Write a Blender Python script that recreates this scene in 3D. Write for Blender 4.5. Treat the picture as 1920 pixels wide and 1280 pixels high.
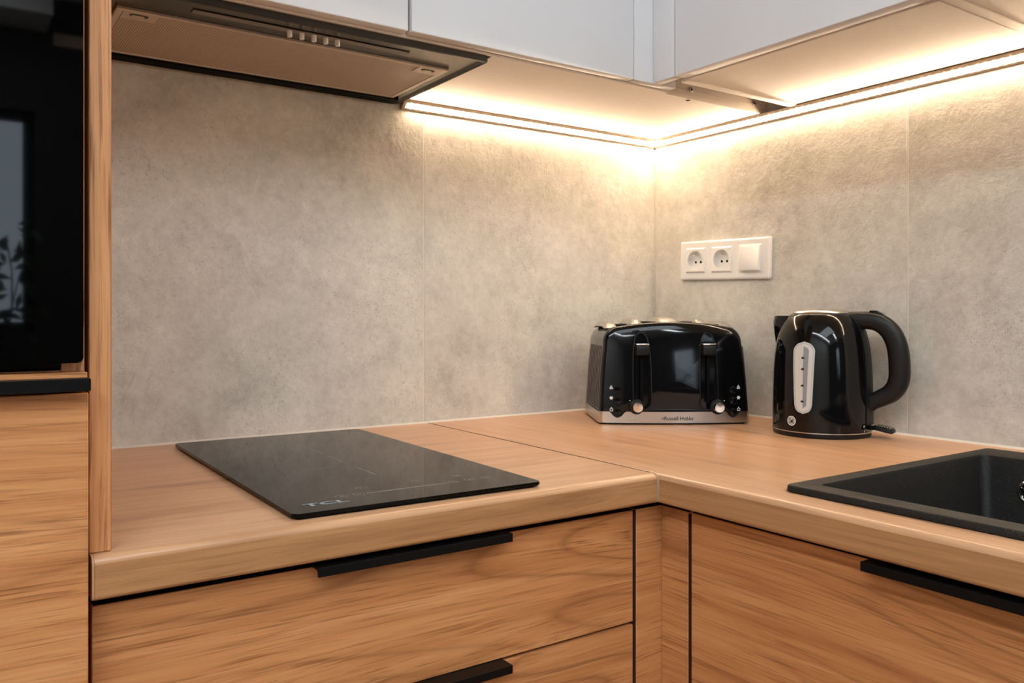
import bpy, bmesh, math, random
from mathutils import Vector, Matrix
random.seed(7)
S = bpy.context.scene
for o in list(bpy.data.objects): bpy.data.objects.remove(o)
COL = S.collection
PI = math.pi

# ------------------------------------------------------------------ camera
cam_d = bpy.data.cameras.new('camera'); cam = bpy.data.objects.new('camera', cam_d); COL.objects.link(cam)
F_PX = 1537.3
cam_d.sensor_fit = 'HORIZONTAL'; cam_d.sensor_width = 36.0
cam_d.lens = F_PX * 36.0 / 1920.0
cam_d.shift_x = (960 - 907.06) / 1920.0
cam_d.shift_y = -(640 - 590.73) / 1920.0
cam_d.clip_start = 0.02
cam.location = (-1.36803, -1.35627, 1.10395)
cam.rotation_euler = (PI / 2, 0, -0.584007)
S.camera = cam
# ------------------------------------------------------------------ world, exposure
wd = bpy.data.worlds.new('world'); S.world = wd; wd.use_nodes = True
bg = wd.node_tree.nodes['Background']; bg.inputs[0].default_value = (0.74, 0.86, 1.0, 1); bg.inputs[1].default_value = 4.6
S.view_settings.view_transform = 'Standard'; S.view_settings.look = 'None'
S.view_settings.exposure = 0.0; S.view_settings.gamma = 1.0; S.view_settings.use_curve_mapping = False
CEIL_L = 38.0            # radiance of the ceiling panels
LED_L = 82.0             # radiance of the under-cabinet tape
LED_C = (1.0, 0.75, 0.51)

# ------------------------------------------------------------------ material helpers
M = {}
def srgb(r, g, b):
    f = lambda c: (c / 255 / 12.92) if c / 255 <= 0.04045 else ((c / 255 + 0.055) / 1.055) ** 2.4
    return (f(r), f(g), f(b), 1)
class NT:
    def __init__(s, name):
        m = bpy.data.materials.new(name); m.use_nodes = True; s.m = m; s.t = m.node_tree
        s.b = s.t.nodes['Principled BSDF']; s.o = s.t.nodes['Material Output']; M[name] = m
    def n(s, typ, **kw):
        x = s.t.nodes.new(typ)
        for k, v in kw.items(): setattr(x, k, v)
        return x
    def l(s, a, b): s.t.links.new(a, b)
    def put(s, sock, v):
        if hasattr(v, 'links'): s.l(v, sock)
        else: sock.default_value = v
    def math(s, op, a, b=0.0, c=None):
        x = s.n('ShaderNodeMath', operation=op); s.put(x.inputs[0], a); s.put(x.inputs[1], b)
        if c is not None: s.put(x.inputs[2], c)
        return x.outputs[0]
    def comb(s, a, b, c):
        x = s.n('ShaderNodeCombineXYZ')
        for i, v in enumerate((a, b, c)): s.put(x.inputs[i], v)
        return x.outputs[0]
    def noise(s, vec, scale, detail=2.0, rough=0.5, dist=0.0):
        x = s.n('ShaderNodeTexNoise'); s.l(vec, x.inputs['Vector']); x.inputs['Scale'].default_value = scale
        x.inputs['Detail'].default_value = detail; x.inputs['Roughness'].default_value = rough
        x.inputs['Distortion'].default_value = dist
        return x.outputs[0]
    def ramp(s, fac, stops):
        x = s.n('ShaderNodeValToRGB'); e = x.color_ramp.elements
        while len(e) < len(stops): e.new(0.5)
        for i, (p, c) in enumerate(stops):
            e[i].position = p; e[i].color = c if not isinstance(c, (int, float)) else (c, c, c, 1)
        s.l(fac, x.inputs[0]); return x.outputs[0]
    def mix(s, fac, a, b, mode='MIX'):
        x = s.n('ShaderNodeMix', data_type='RGBA', blend_type=mode)
        s.put(x.inputs[0], fac); s.put(x.inputs[6], a); s.put(x.inputs[7], b); return x.outputs[2]
    def bump(s, h, strength, dist=0.001):
        x = s.n('ShaderNodeBump'); x.inputs['Strength'].default_value = strength; x.inputs['Distance'].default_value = dist
        s.l(h, x.inputs['Height']); s.l(x.outputs[0], s.b.inputs['Normal'])
    def set(s, **kw):
        for k, v in kw.items(): s.put(s.b.inputs[k.replace('_', ' ')], v)
    def coords(s, jitter=True):
        tc = s.n('ShaderNodeTexCoord'); v = tc.outputs['Object']
        if jitter:
            oi = s.n('ShaderNodeObjectInfo'); a = s.n('ShaderNodeVectorMath', operation='ADD')
            r = s.math('MULTIPLY', oi.outputs['Random'], 7.3)
            s.l(v, a.inputs[0]); s.l(s.comb(r, s.math('MULTIPLY', r, 1.7), s.math('MULTIPLY', r, 0.6)), a.inputs[1]); v = a.outputs[0]
        return v
    def sep(s, v):
        x = s.n('ShaderNodeSeparateXYZ'); s.l(v, x.inputs[0]); return x.outputs

def plain(name, col, rough=0.5, metal=0.0, spec=0.5, coat=0.0, grain=0.0, gscale=300.0):
    t = NT(name); c = col if len(col) == 4 else (*col, 1)
    v = t.coords(False); n = t.noise(v, gscale, 2.0)
    d = max(0.04, grain)
    t.set(Base_Color=t.mix(n, tuple(x * (1 - d) for x in c[:3]) + (1,), tuple(min(1, x * (1 + d)) for x in c[:3]) + (1,)))
    t.set(Roughness=rough, Metallic=metal, Specular_IOR_Level=spec, Coat_Weight=coat)
    return t

def wood(name, axis, dark, mid, light, pore, pore_amt=0.5, ring=0.5, rough=0.45, bump=0.25, spec=0.4, knots=False, slope=0.0):
    t = NT(name); v = t.coords(); sx = t.sep(v)
    g = sx[axis]; a = sx[(axis + 1) % 3]; b = sx[(axis + 2) % 3]
    mul = lambda x, k: t.math('MULTIPLY', x, k)
    big = t.noise(t.comb(mul(g, 0.9), mul(a, 5.0), mul(b, 5.0)), 1.0, 1.0, 0.4)
    mid_n = t.noise(t.comb(mul(g, 5.0), mul(a, 30.0), mul(b, 30.0)), 1.0, 2.0, 0.5)
    sh = t.math('ADD', mul(t.math('SUBTRACT', big, 0.5), 0.10), mul(t.math('SUBTRACT', mid_n, 0.5), 0.004))
    if slope: sh = t.math('ADD', sh, mul(g, slope))
    a2 = t.math('ADD', a, sh); b2 = t.math('ADD', b, sh)
    streak = t.noise(t.comb(mul(g, 2.2), mul(a2, 85.0), mul(b2, 85.0)), 1.0, 4.0, 0.70)
    col = t.ramp(streak, [(0.30, dark), (0.50, mid), (0.70, light)])
    # cathedral growth lines: level sets of the large field
    rings = t.math('ABSOLUTE', t.math('SINE', mul(t.math('ADD', big, mul(mid_n, 0.02)), 70.0)))
    rl = t.ramp(rings, [(0.0, 1.0), (0.35, 0.25), (0.9, 0.0)])
    patch = t.ramp(t.noise(t.comb(mul(g, 1.5), mul(a, 4.0), mul(b, 4.0)), 1.3, 1.0), [(0.42, 0.0), (0.62, 1.0)])
    col = t.mix(t.math('MULTIPLY', t.math('MULTIPLY', rl, patch), ring), col, pore)
    pn = t.noise(t.comb(mul(g, 8.0), mul(a2, 400.0), mul(b2, 400.0)), 1.0, 3.0, 0.6)
    pr = t.ramp(pn, [(0.52, 0.0), (0.68, 1.0)])
    pm = t.ramp(t.noise(t.comb(mul(g, 3.0), mul(a2, 24.0), mul(b2, 24.0)), 1.0, 2.0), [(0.30, 0.35), (0.65, 1.0)])
    pores = t.math('MULTIPLY', pr, pm)
    col = t.mix(t.math('MULTIPLY', pores, pore_amt), col, pore)
    if knots:
        kn = t.n('ShaderNodeTexVoronoi'); kn.inputs['Scale'].default_value = 1.0
        t.l(t.comb(mul(g, 4.2), mul(a2, 9.0), mul(b2, 9.0)), kn.inputs['Vector'])
        km = t.ramp(kn.outputs['Distance'], [(0.02, 1.0), (0.10, 0.0)])
        col = t.mix(t.math('MULTIPLY', km, 0.45), col, pore)
        sw = t.ramp(t.noise(t.comb(mul(g, 3.2), mul(a2, 26.0), mul(b2, 26.0)), 1.0, 3.0), [(0.56, 0.0), (0.74, 1.0)])
        col = t.mix(t.math('MULTIPLY', sw, 0.5), col, pore)
    t.set(Base_Color=col, Roughness=rough, Specular_IOR_Level=spec)
    t.bump(t.math('ADD', mul(pores, -1.0), mul(streak, 0.4)), bump, 0.0006)
    return t

OAK = dict(dark=srgb(176, 115, 68), mid=srgb(194, 132, 82), light=srgb(208, 149, 98), pore=srgb(112, 62, 30), pore_amt=0.72)
wood('oak_x', 0, **OAK); wood('oak_y', 1, **OAK)
wood('oak_z', 2, dark=srgb(188, 126, 78), mid=srgb(208, 147, 97), light=srgb(222, 165, 116), pore=srgb(118, 64, 28), pore_amt=1.0, ring=0.0)
WT = dict(dark=srgb(188, 141, 103), mid=srgb(202, 156, 117), light=srgb(213, 170, 132), pore=srgb(136, 88, 56), pore_amt=0.20, ring=0.12, rough=0.30, bump=0.10, spec=0.6, knots=True)
wood('worktop_x', 0, **WT); wood('worktop_y', 1, **WT)
WE = dict(dark=srgb(163, 116, 76), mid=srgb(178, 130, 87), light=srgb(192, 145, 102), pore=srgb(112, 70, 42), pore_amt=0.35, ring=0.15, rough=0.42, bump=0.12, knots=True)  # worktop decor browned to put the front's weaker light into its colour
wood('edge_shaded_x', 0, **WE); wood('edge_shaded_y', 1, **WE)
wood('worktop_edge', 2, dark=srgb(180, 129, 86), mid=srgb(194, 144, 100), light=srgb(207, 159, 116), pore=srgb(140, 92, 60), pore_amt=0.2, ring=0.0)

def concrete(name, diag):
    t = NT(name); v = t.coords()
    n1 = t.noise(v, 2.6, 4.0, 0.55, 0.4); n2 = t.noise(v, 15.0, 6.0, 0.65, 0.2); n3 = t.noise(v, 75.0, 6.0, 0.72)
    f = t.math('ADD', t.math('MULTIPLY', n1, 0.42), t.math('ADD', t.math('MULTIPLY', n2, 0.33), t.math('MULTIPLY', n3, 0.25)))
    col = t.ramp(f, [(0.36, srgb(172, 168, 160)), (0.46, srgb(200, 196, 187)), (0.54, srgb(214, 210, 201)), (0.64, srgb(232, 227, 217))])
    # pitted specks, gathered in clouds
    sp = t.ramp(t.noise(v, 260.0, 3.0, 0.65), [(0.57, 0.0), (0.66, 1.0)])
    cl = t.ramp(t.noise(v, 7.0, 4.0, 0.65, 0.6), [(0.40, 0.08), (0.64, 1.0)])
    col = t.mix(t.math('MULTIPLY', t.math('MULTIPLY', sp, cl), 0.42), col, srgb(112, 105, 97))
    # hairline veins, pale and dark
    vn = t.noise(v, 3.4, 5.0, 0.6, 1.3)
    line = t.ramp(t.math('ABSOLUTE', t.math('SUBTRACT', vn, 0.5)), [(0.0, 1.0), (0.006, 0.0)])
    lm = t.ramp(t.noise(v, 4.0, 1.0), [(0.55, 0.0), (0.66, 1.0)])
    col = t.mix(t.math('MULTIPLY', t.math('MULTIPLY', line, lm), 0.35), col, srgb(240, 233, 220))
    vn2 = t.noise(v, 2.7, 6.0, 0.7, 0.8)
    line2 = t.ramp(t.math('ABSOLUTE', t.math('SUBTRACT', vn2, 0.47)), [(0.0, 1.0), (0.003, 0.0)])
    lm2 = t.ramp(t.noise(v, 3.1, 1.0), [(0.57, 0.0), (0.68, 1.0)])
    col = t.mix(t.math('MULTIPLY', t.math('MULTIPLY', line2, lm2), 0.3), col, srgb(120, 113, 105))
    t.set(Base_Color=col, Roughness=0.62, Specular_IOR_Level=0.35)
    rel = t.noise(v, 26.0, 8.0, 0.62, 0.35); ch = t.noise(v, 5.0, 6.0, 0.6, 1.2)
    h = t.math('ADD', t.math('MULTIPLY', rel, 0.8), t.math('ADD', t.math('MULTIPLY', n3, 0.25), t.math('MULTIPLY', ch, 0.9)))
    t.bump(h, 0.55, 0.004)
concrete('tile_concrete', 0.5)

plain('grout', srgb(224, 216, 204), 0.7); plain('caulk', srgb(206, 199, 190), 0.5)
plain('plaster', srgb(206, 204, 200), 0.8, grain=0.05, gscale=40); plain('back_paint', srgb(58, 56, 54), 0.85, grain=0.05, gscale=30)
plain('ceiling_paint', srgb(235, 234, 232), 0.85)
plain('white_lacquer', srgb(226, 227, 230), 0.38, spec=0.4, grain=0.005, gscale=6)
plain('melamine', srgb(228, 216, 204), 0.34, spec=0.5, grain=0.02, gscale=60)
plain('shade_brown', srgb(70, 40, 24), 0.6); plain('carcass_dark', srgb(13, 10, 9), 0.8, spec=0.1)  # brown paints post-gap shade; near-black also puts gap shade into the carcass colour
plain('black_metal', (0.003, 0.003, 0.0033), 0.40, spec=0.16, grain=0.2)
plain('black_gloss', (0.003, 0.003, 0.0035), 0.08, spec=0.34)
plain('side_gloss', (0.05, 0.046, 0.042), 0.22, spec=0.6); plain('black_plastic', (0.007, 0.007, 0.007), 0.42, spec=0.3, grain=0.2)
plain('black_deep', (0.002, 0.002, 0.002), 0.7, spec=0.1)
plain('oven_glass', (0.0005, 0.0005, 0.0005), 0.03, spec=0.34)
plain('hob_glass', (0.004, 0.0035, 0.003), 0.045, spec=0.5, grain=0.25, gscale=900).set(IOR=1.21)
plain('hob_edge', (0.02, 0.018, 0.016), 0.3)
plain('hob_print', srgb(150, 146, 140), 0.5); plain('hob_print_faint', srgb(92, 86, 78), 0.5)
plain('hob_logo', srgb(122, 142, 150), 0.4)
plain('chrome', (0.86, 0.85, 0.83), 0.10, metal=1.0); plain('steel', (0.60, 0.585, 0.56), 0.27, metal=1.0, grain=0.08, gscale=400)
plain('aluminium', (0.40, 0.32, 0.25), 0.5, metal=0.3, grain=0.05); plain('joint_metal', (0.46, 0.37, 0.28), 0.45, metal=0.3); plain('screw_steel', (0.55, 0.5, 0.42), 0.3, metal=1.0)
plain('hood_steel', (0.050, 0.042, 0.033), 0.14, metal=0.85, grain=0.12, gscale=700)
plain('hood_lip', (0.030, 0.025, 0.020), 0.55, spec=0.3)
plain('hood_band', (0.23, 0.20, 0.17), 0.3, metal=0.7)
plain('filter_frame', (0.66, 0.57, 0.47), 0.40, metal=0.6)
plain('white_plastic', srgb(240, 238, 234), 0.3, spec=0.5, grain=0.005)
plain('socket_well', srgb(228, 226, 222), 0.35)
plain('print_white', srgb(235, 235, 235), 0.5); plain('print_dark', srgb(62, 58, 54), 0.5)
plain('gauge_frame', srgb(186, 188, 186), 0.25); plain('gauge_light', srgb(206, 203, 194), 0.3); plain('gauge_dark', srgb(138, 142, 147), 0.3)
plain('floor_wood', srgb(150, 120, 92), 0.5, grain=0.1, gscale=20)
plain('leaf', srgb(40, 56, 30), 0.6, grain=0.2); plain('bark', srgb(58, 46, 36), 0.8, grain=0.2)
plain('beige_board', srgb(240, 214, 188), 0.6)
# granite sink
t = NT('granite'); v = t.coords(False)
s1 = t.ramp(t.noise(v, 900.0, 2.0, 0.6), [(0.62, 0.0), (0.74, 1.0)])
t.set(Base_Color=t.mix(t.math('MULTIPLY', s1, 0.55), (0.006, 0.0055, 0.005, 1), (0.20, 0.17, 0.13, 1)), Roughness=0.55, Specular_IOR_Level=0.36)
t.bump(t.noise(v, 700.0, 3.0, 0.6), 0.35, 0.0006)
# woven grease filter: two crossing sets of fine ribs
t = NT('filter_mesh'); v = t.coords(False)
def wave(rot, sc):
    mp = t.n('ShaderNodeMapping'); mp.inputs['Rotation'].default_value = (0, 0, rot); t.l(v, mp.inputs[0])
    w = t.n('ShaderNodeTexWave', wave_type='BANDS', bands_direction='X'); w.inputs['Scale'].default_value = sc
    w.inputs['Distortion'].default_value = 0.0; t.l(mp.outputs[0], w.inputs['Vector']); return w.outputs['Fac']
w1 = wave(0.0, 98.0); w2 = wave(PI / 2, 98.0); hh = t.math('MULTIPLY', t.math('ADD', w1, 0.25), t.math('ADD', w2, 0.25))
cl = t.noise(v, 9.0, 3.0)
t.set(Base_Color=t.mix(t.ramp(hh, [(0.05, 0.0), (0.7, 1.0)]), (0.26, 0.205, 0.15, 1), t.mix(cl, (0.60, 0.49, 0.38, 1), (0.72, 0.60, 0.48, 1))), Roughness=0.5, Metallic=0.15)
t.bump(hh, 0.5, 0.001)
# emitters
def emitter(name, col, strength, dots=None):
    t = NT(name); t.t.nodes.remove(t.b); e = t.n('ShaderNodeEmission'); e.inputs[0].default_value = (*col, 1)
    e.inputs[1].default_value = strength
    v = t.coords(False)
    if dots is not None:                       # the single diodes of the tape shine through
        g = t.sep(v)[dots]; k = t.math('SINE', t.math('MULTIPLY', g, 2 * PI / 0.0125))
        pk = t.math('POWER', t.math('MAXIMUM', k, 0.0), 4.0)
        t.l(t.math('MULTIPLY_ADD', pk, strength * 3.2, strength * 0.4), e.inputs[1])
    else:
        t.l(t.math('MULTIPLY_ADD', t.noise(v, 3.0), strength * 0.02, strength), e.inputs[1])
    t.l(e.outputs[0], t.o.inputs[0])
emitter('led_x', LED_C, LED_L, 0); emitter('led_y', LED_C, LED_L, 1)
emitter('ceiling_lamp', (0.86, 0.95, 1.0), CEIL_L); emitter('ceiling_panel', (0.86, 0.95, 1.0), CEIL_L * 0.15 / 1.1)
# window pane
t = NT('pane_glass'); t.t.nodes.remove(t.b); tr = t.n('ShaderNodeBsdfTransparent'); gl = t.n('ShaderNodeBsdfGlossy'); gl.inputs['Roughness'].default_value = 0.02
mx = t.n('ShaderNodeMixShader'); mx.inputs[0].default_value = 0.06; t.l(tr.outputs[0], mx.inputs[1]); t.l(gl.outputs[0], mx.inputs[2])
nz = t.noise(t.coords(False), 2.0); t.l(t.ramp(nz, [(0, (0.93, 0.95, 0.95, 1)), (1, (0.97, 0.98, 0.98, 1))]), tr.inputs[0]); t.l(mx.outputs[0], t.o.inputs[0])

# ------------------------------------------------------------------ object helpers
ORIG = {}                                   # world origin of each object built in world coordinates
def empty(name, loc=(0, 0, 0), rz=0.0, label=None, cat=None, group=None, rot=None):
    o = bpy.data.objects.new(name, None); COL.objects.link(o); o.location = loc; o.empty_display_size = 0.05
    o.rotation_euler = rot if rot else (0, 0, rz); ORIG[o] = Vector(loc)
    if label: tag(o, label, cat, group)
    return o
def tag(o, label, cat, group=None):
    o['label'] = label; o['category'] = cat
    if group: o['group'] = group
    return o
def link(name, me, mat, parent=None, smooth=None):
    if smooth is not None:
        for p in me.polygons: p.use_smooth = True
        me.set_sharp_from_angle(angle=math.radians(smooth))
    me.materials.clear(); me.materials.append(M[mat])
    o = bpy.data.objects.new(name, me); COL.objects.link(o)
    if parent: o.parent = parent
    return o
def build(name, bm, mat, parent=None, local=False, smooth=None, structure=False, origin=None, recalc=True):
    """world coordinates in -> shifted to the thing's origin unless local"""
    org = Vector((0, 0, 0))
    if not local:
        if parent is not None: org = ORIG[parent]
        elif origin is not None: org = Vector(origin)
        if org.length: bmesh.ops.translate(bm, verts=bm.verts, vec=-org)
    if recalc: bmesh.ops.recalc_face_normals(bm, faces=bm.faces)
    me = bpy.data.meshes.new(name); bm.to_mesh(me); bm.free()
    o = link(name, me, mat, parent, smooth)
    ORIG[o] = org
    if parent is None and org.length: o.location = org
    if structure: o['kind'] = 'structure'
    return o
def B(): return bmesh.new()
def box(bm, lo, hi):
    x0, y0, z0 = (min(a, b) for a, b in zip(lo, hi)); x1, y1, z1 = (max(a, b) for a, b in zip(lo, hi))
    v = [bm.verts.new(p) for p in ((x0,y0,z0),(x1,y0,z0),(x1,y1,z0),(x0,y1,z0),(x0,y0,z1),(x1,y0,z1),(x1,y1,z1),(x0,y1,z1))]
    for f in ((3,2,1,0),(4,5,6,7),(0,1,5,4),(1,2,6,5),(2,3,7,6),(3,0,4,7)): bm.faces.new([v[i] for i in f])
    return bm
def rbox(lo, hi, r=0.001, seg=2):
    bm = box(B(), lo, hi)
    if r: bmesh.ops.bevel(bm, geom=list(bm.edges), offset=r, segments=seg, profile=0.5, affect='EDGES')
    return bm
def part(name, lo, hi, mat, parent=None, r=0.001, seg=2, **k): return build(name, rbox(lo, hi, r, seg), mat, parent, smooth=40 if r else None, **k)
def loft(bm, rings, closed=True, cap0=True, cap1=True):
    R = [[bm.verts.new(p) for p in ring] for ring in rings]
    n = len(R[0])
    for a, b in zip(R, R[1:]):
        for i in range(n if closed else n - 1):
            j = (i + 1) % n; bm.faces.new((a[i], a[j], b[j], b[i]))
    if cap0: bm.faces.new(R[0][::-1])
    if cap1: bm.faces.new(R[-1])
    return bm
def lathe(bm, prof, n=48, c=(0, 0, 0), axis='Z', a0=0.0):
    """prof: list of (r, h)"""
    rings = []
    for r, h in prof:
        ring = []
        for i in range(n):
            a = a0 + 2 * PI * i / n; x, y = max(r, 1e-5) * math.cos(a), max(r, 1e-5) * math.sin(a)
            p = {'Z': (x, y, h), 'Y': (x, h, y), 'X': (h, x, y)}[axis]
            ring.append((p[0] + c[0], p[1] + c[1], p[2] + c[2]))
        rings.append(ring)
    return loft(bm, rings)
def prism(bm, poly, ext, plane='XZ', at=0.0):
    """poly in a plane, extruded from at to at+ext along the third axis"""
    def P(u, w, d): return {'XZ': (u, d, w), 'XY': (u, w, d), 'YZ': (d, u, w)}[plane]
    return loft(bm, [[P(u, w, at) for u, w in poly], [P(u, w, at + ext) for u, w in poly]])
def rrect(x0, x1, y0, y1, r, n=5):
    pts = []
    for cx, cy, a in ((x1 - r, y1 - r, 0), (x0 + r, y1 - r, 90), (x0 + r, y0 + r, 180), (x1 - r, y0 + r, 270)):
        for i in range(n + 1):
            t_ = math.radians(a + 90 * i / n); pts.append((cx + r * math.cos(t_), cy + r * math.sin(t_)))
    return pts
def text_bm(s, size, spacing=1.0, width=1.0, depth=0.0, bold=0.0):
    cu = bpy.data.curves.new('lettering', 'FONT'); cu.body = s; cu.size = size; cu.align_x = 'CENTER'; cu.align_y = 'CENTER'
    cu.space_character = spacing; cu.extrude = depth; cu.offset = bold; cu.resolution_u = 3
    o = bpy.data.objects.new('lettering', cu); COL.objects.link(o)
    dg = bpy.context.evaluated_depsgraph_get(); me = bpy.data.meshes.new_from_object(o.evaluated_get(dg))
    bpy.data.objects.remove(o); bpy.data.curves.remove(cu)
    bm = B(); bm.from_mesh(me); bpy.data.meshes.remove(me)
    if width != 1.0: bmesh.ops.scale(bm, vec=(width, 1, 1), verts=bm.verts)
    return bm
def ring2d(bm, cx, cy, ro, ri, z, n=24, sx=1.0):
    a = [bm.verts.new((cx + sx * ro * math.cos(2*PI*i/n), cy + ro * math.sin(2*PI*i/n), z)) for i in range(n)]
    b = [bm.verts.new((cx + sx * ri * math.cos(2*PI*i/n), cy + ri * math.sin(2*PI*i/n), z)) for i in range(n)]
    for i in range(n): j = (i + 1) % n; bm.faces.new((a[i], a[j], b[j], b[i]))

# ------------------------------------------------------------------ room shell
T = 0.9                                   # worktop height
CB = 1.502                                # underside of the wall cabinets
def struct(name, lo, hi, mat): return build(name, box(B(), lo, hi), mat, structure=True)
struct('floor', (-3.2, -4.6, -0.1), (0.12, 0.12, 0.0), 'floor_wood')
struct('ceiling', (-3.2, -4.6, 2.7), (0.12, 0.12, 2.8), 'ceiling_paint')
wl = struct('wall_left', (-3.2, 0.009, 0.0), (0.12, 0.12, 2.7), 'grout')
wr = struct('wall_right', (0.009, -4.5, 0.0), (0.12, 0.009, 2.7), 'grout')
struct('wall_side', (-3.3, -4.6, 0.0), (-3.2, 0.12, 2.7), 'plaster')
bm = B()                                  # wall behind the camera, with the window opening
WX0, WX1, WZ0, WZ1 = -1.62, -0.98, 1.02, 2.12
for lo, hi in (((-3.2, -4.6, 0), (WX0, -4.5, 2.7)), ((WX1, -4.6, 0), (0.12, -4.5, 2.7)), ((WX0, -4.6, 0), (WX1, -4.5, WZ0)), ((WX0, -4.6, WZ1), (WX1, -4.5, 2.7))): box(bm, lo, hi)
build('wall_back', bm, 'back_paint', structure=True)
wn = empty('window_1', ((WX0 + WX1) / 2, -4.55, WZ0)); wn['kind'] = 'structure'
for lo, hi in (((WX0, -4.58, WZ0), (WX1, -4.53, WZ0 + .05)), ((WX0, -4.58, WZ1 - .05), (WX1, -4.53, WZ1)), ((WX0, -4.58, WZ0 + .05), (WX0 + .05, -4.53, WZ1 - .05)), ((WX1 - .05, -4.58, WZ0 + .05), (WX1, -4.53, WZ1 - .05))):
    part('window_frame', lo, hi, 'carcass_dark', wn, r=0.004)
for a, b in ((WX0 + .05, WX1 - .05),): part('pane', (a, -4.56, WZ0 + .05), (b, -4.55, WZ1 - .05), 'pane_glass', wn, r=0)
struct('trim_1', (-3.2, -4.5, 2.52), (-0.93, -4.2, 2.7), 'plaster')           # boxed beam over the window
sh = part('wall_shelf', (-0.90, -4.5, 2.46), (0.0, -4.47, 2.52), 'beige_board', r=0.002, origin=(-0.45, -4.5, 2.45))
tag(sh, 'pale beige shelf board high on the wall behind the viewer', 'shelf')
# tiles: 60 cm slabs, thin joints
def tile(parent, lo, hi): return part('tile', lo, hi, 'tile_concrete', parent, r=0.0008, seg=1)
JL = [-1.2072, -0.6072, -0.0009]
tile(wl, (-1.244, 0.0, T + .002), (JL[0] - .001, 0.0095, CB + .03)); tile(wl, (JL[0] + .001, 0.0, T + .002), (JL[1] - .001, 0.0095, CB + .03)); tile(wl, (JL[1] + .001, 0.0, T + .002), (-0.0015, 0.0095, CB + .03))
JR = [-0.5918, -1.1918]
tile(wr, (0.0, JR[0] + .001, T + .002), (0.0095, -0.0015, CB + .03)); tile(wr, (0.0, JR[1] + .001, T + .002), (0.0095, JR[0] - .001, CB + .03)); tile(wr, (0.0, -1.9, T + .002), (0.0095, JR[1] - .001, CB + .03))
part('grout_line', (JL[1] - .0011, 0.0005, T + .002), (JL[1] + .0011, .0094, CB + .03), 'grout', wl, r=0)
part('grout_line', (0.0005, JR[0] - .0011, T + .002), (.0094, JR[0] + .0011, CB + .03), 'grout', wr, r=0)
# sealant beads where the slabs meet the worktop
bead = [(0, 0), (0, .0032), (-.0008, .0022), (-.002, .0008), (-.003, 0)]
bm = B(); loft(bm, [[(x, y, T + z) for y, z in bead] for x in (-1.2455, -.005)]); build('trim_2', bm, 'caulk', structure=True)
bm = B(); loft(bm, [[(x, y, T + z) for x, z in bead] for y in (-.005, -1.9)]); build('trim_3', bm, 'caulk', structure=True)
bm = B(); loft(bm, [[(0.002, .002, z), (-.0022, .002, z), (.002, -.0022, z)] for z in (T + .003, 1.485)]); build('trim_4', bm, 'caulk', structure=True)

# ceiling lamps of the room, one added and one widened for fill (out of frame, mirrored in the glossy things)
def ceiling_lamp(x0, x1, y0, y1, label, mat='ceiling_lamp'):
    e = empty('ceiling_light', ((x0 + x1) / 2, (y0 + y1) / 2, 2.7), 0, label, 'ceiling light', 'ceiling lights of the room')
    part('housing', (x0 - .02, y0 - .02, 2.655), (x1 + .02, y1 + .02, 2.699), 'white_plastic', e, r=0.003)
    part('diffuser', (x0, y0, 2.648), (x1, y1, 2.656), mat, e, r=0)
ceiling_lamp(-2.3, -0.5, -2.85, -1.75, 'ceiling light panel widened for soft fill in front of the hob wall', 'ceiling_panel')  # enlarged and dimmed to soften the wall cabinets' shadow edge
ceiling_lamp(-2.65, -2.50, -4.0, -0.9, 'long added fill light over the left side of the room')  # added to brighten the fronts along the right wall
ceiling_lamp(-1.25, -1.10, -4.0, -3.0, 'shorter ceiling light behind the viewer')

# ------------------------------------------------------------------ worktops
def wt_profile(f):                        # front edge profile; f=distance of the front from the wall, returns (d,z) list
    th = 0.0372; r1 = .0065; r2 = .0045; p = []
    for i in range(7):
        a = PI / 2 * i / 6; p.append((f - r1 + r1 * math.sin(a), T - r1 + r1 * math.cos(a)))
    for i in range(5):
        a = PI / 2 * i / 4; p.append((f - r2 + r2 * math.cos(a), T - th + r2 - r2 * math.sin(a)))
    return p, T - th
pf, WB = wt_profile(0.6)
w1 = empty('worktop', (-0.93, -0.3, T), 0, 'pale oak worktop run carrying the black glass hob', 'worktop')
bm = B(); prof = [(0.0005, T)] + pf + [(0.0005, WB)]
loft(bm, [[(x, -d, z) for d, z in prof] for x in (-1.2608, -0.6015)]); build('slab', bm, 'worktop_x', w1, smooth=40)
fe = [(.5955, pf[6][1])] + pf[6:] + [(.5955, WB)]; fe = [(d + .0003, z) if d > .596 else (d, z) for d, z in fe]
bm = B(); loft(bm, [[(x, -d, z - (.0002 if z < WB + .001 else 0)) for d, z in fe] for x in (-1.2608, -0.6017)]); build('front_edge_shade', bm, 'edge_shaded_x', w1, smooth=40)  # skin over the slab front, its shading painted in
bm = B(); loft(bm, [[(x, -d, z) for d, z in prof] for x in (-1.2628, -1.2610)]); o = build('end_strip', bm, 'worktop_edge', w1, smooth=40)
# thin metal joint profile, dark on top and pale where it turns down the front
bm = B()
outer = [(0.004, T + .0003), (0.4, T + .0003), (.585, T + .0003)]
for a, b in zip(outer, outer[1:]): box(bm, (-.6014, -a[0], T - .003), (-.5996, -b[0], T + .0003))
build('joint_seam', bm, 'carcass_dark', w1)
pj, _ = wt_profile(0.6012)
bm = B(); rng = [(.588, T - .001), (.588, T + .0008)] + [(d, z + .0008) for d, z in pj[:7]] + pj[7:] + [(.59, WB), (.59, T - .004)]
loft(bm, [[(x, -d, z) for d, z in rng] for x in (-.6016, -.6003)]); build('joint_profile', bm, 'joint_metal', w1, smooth=40)

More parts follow.
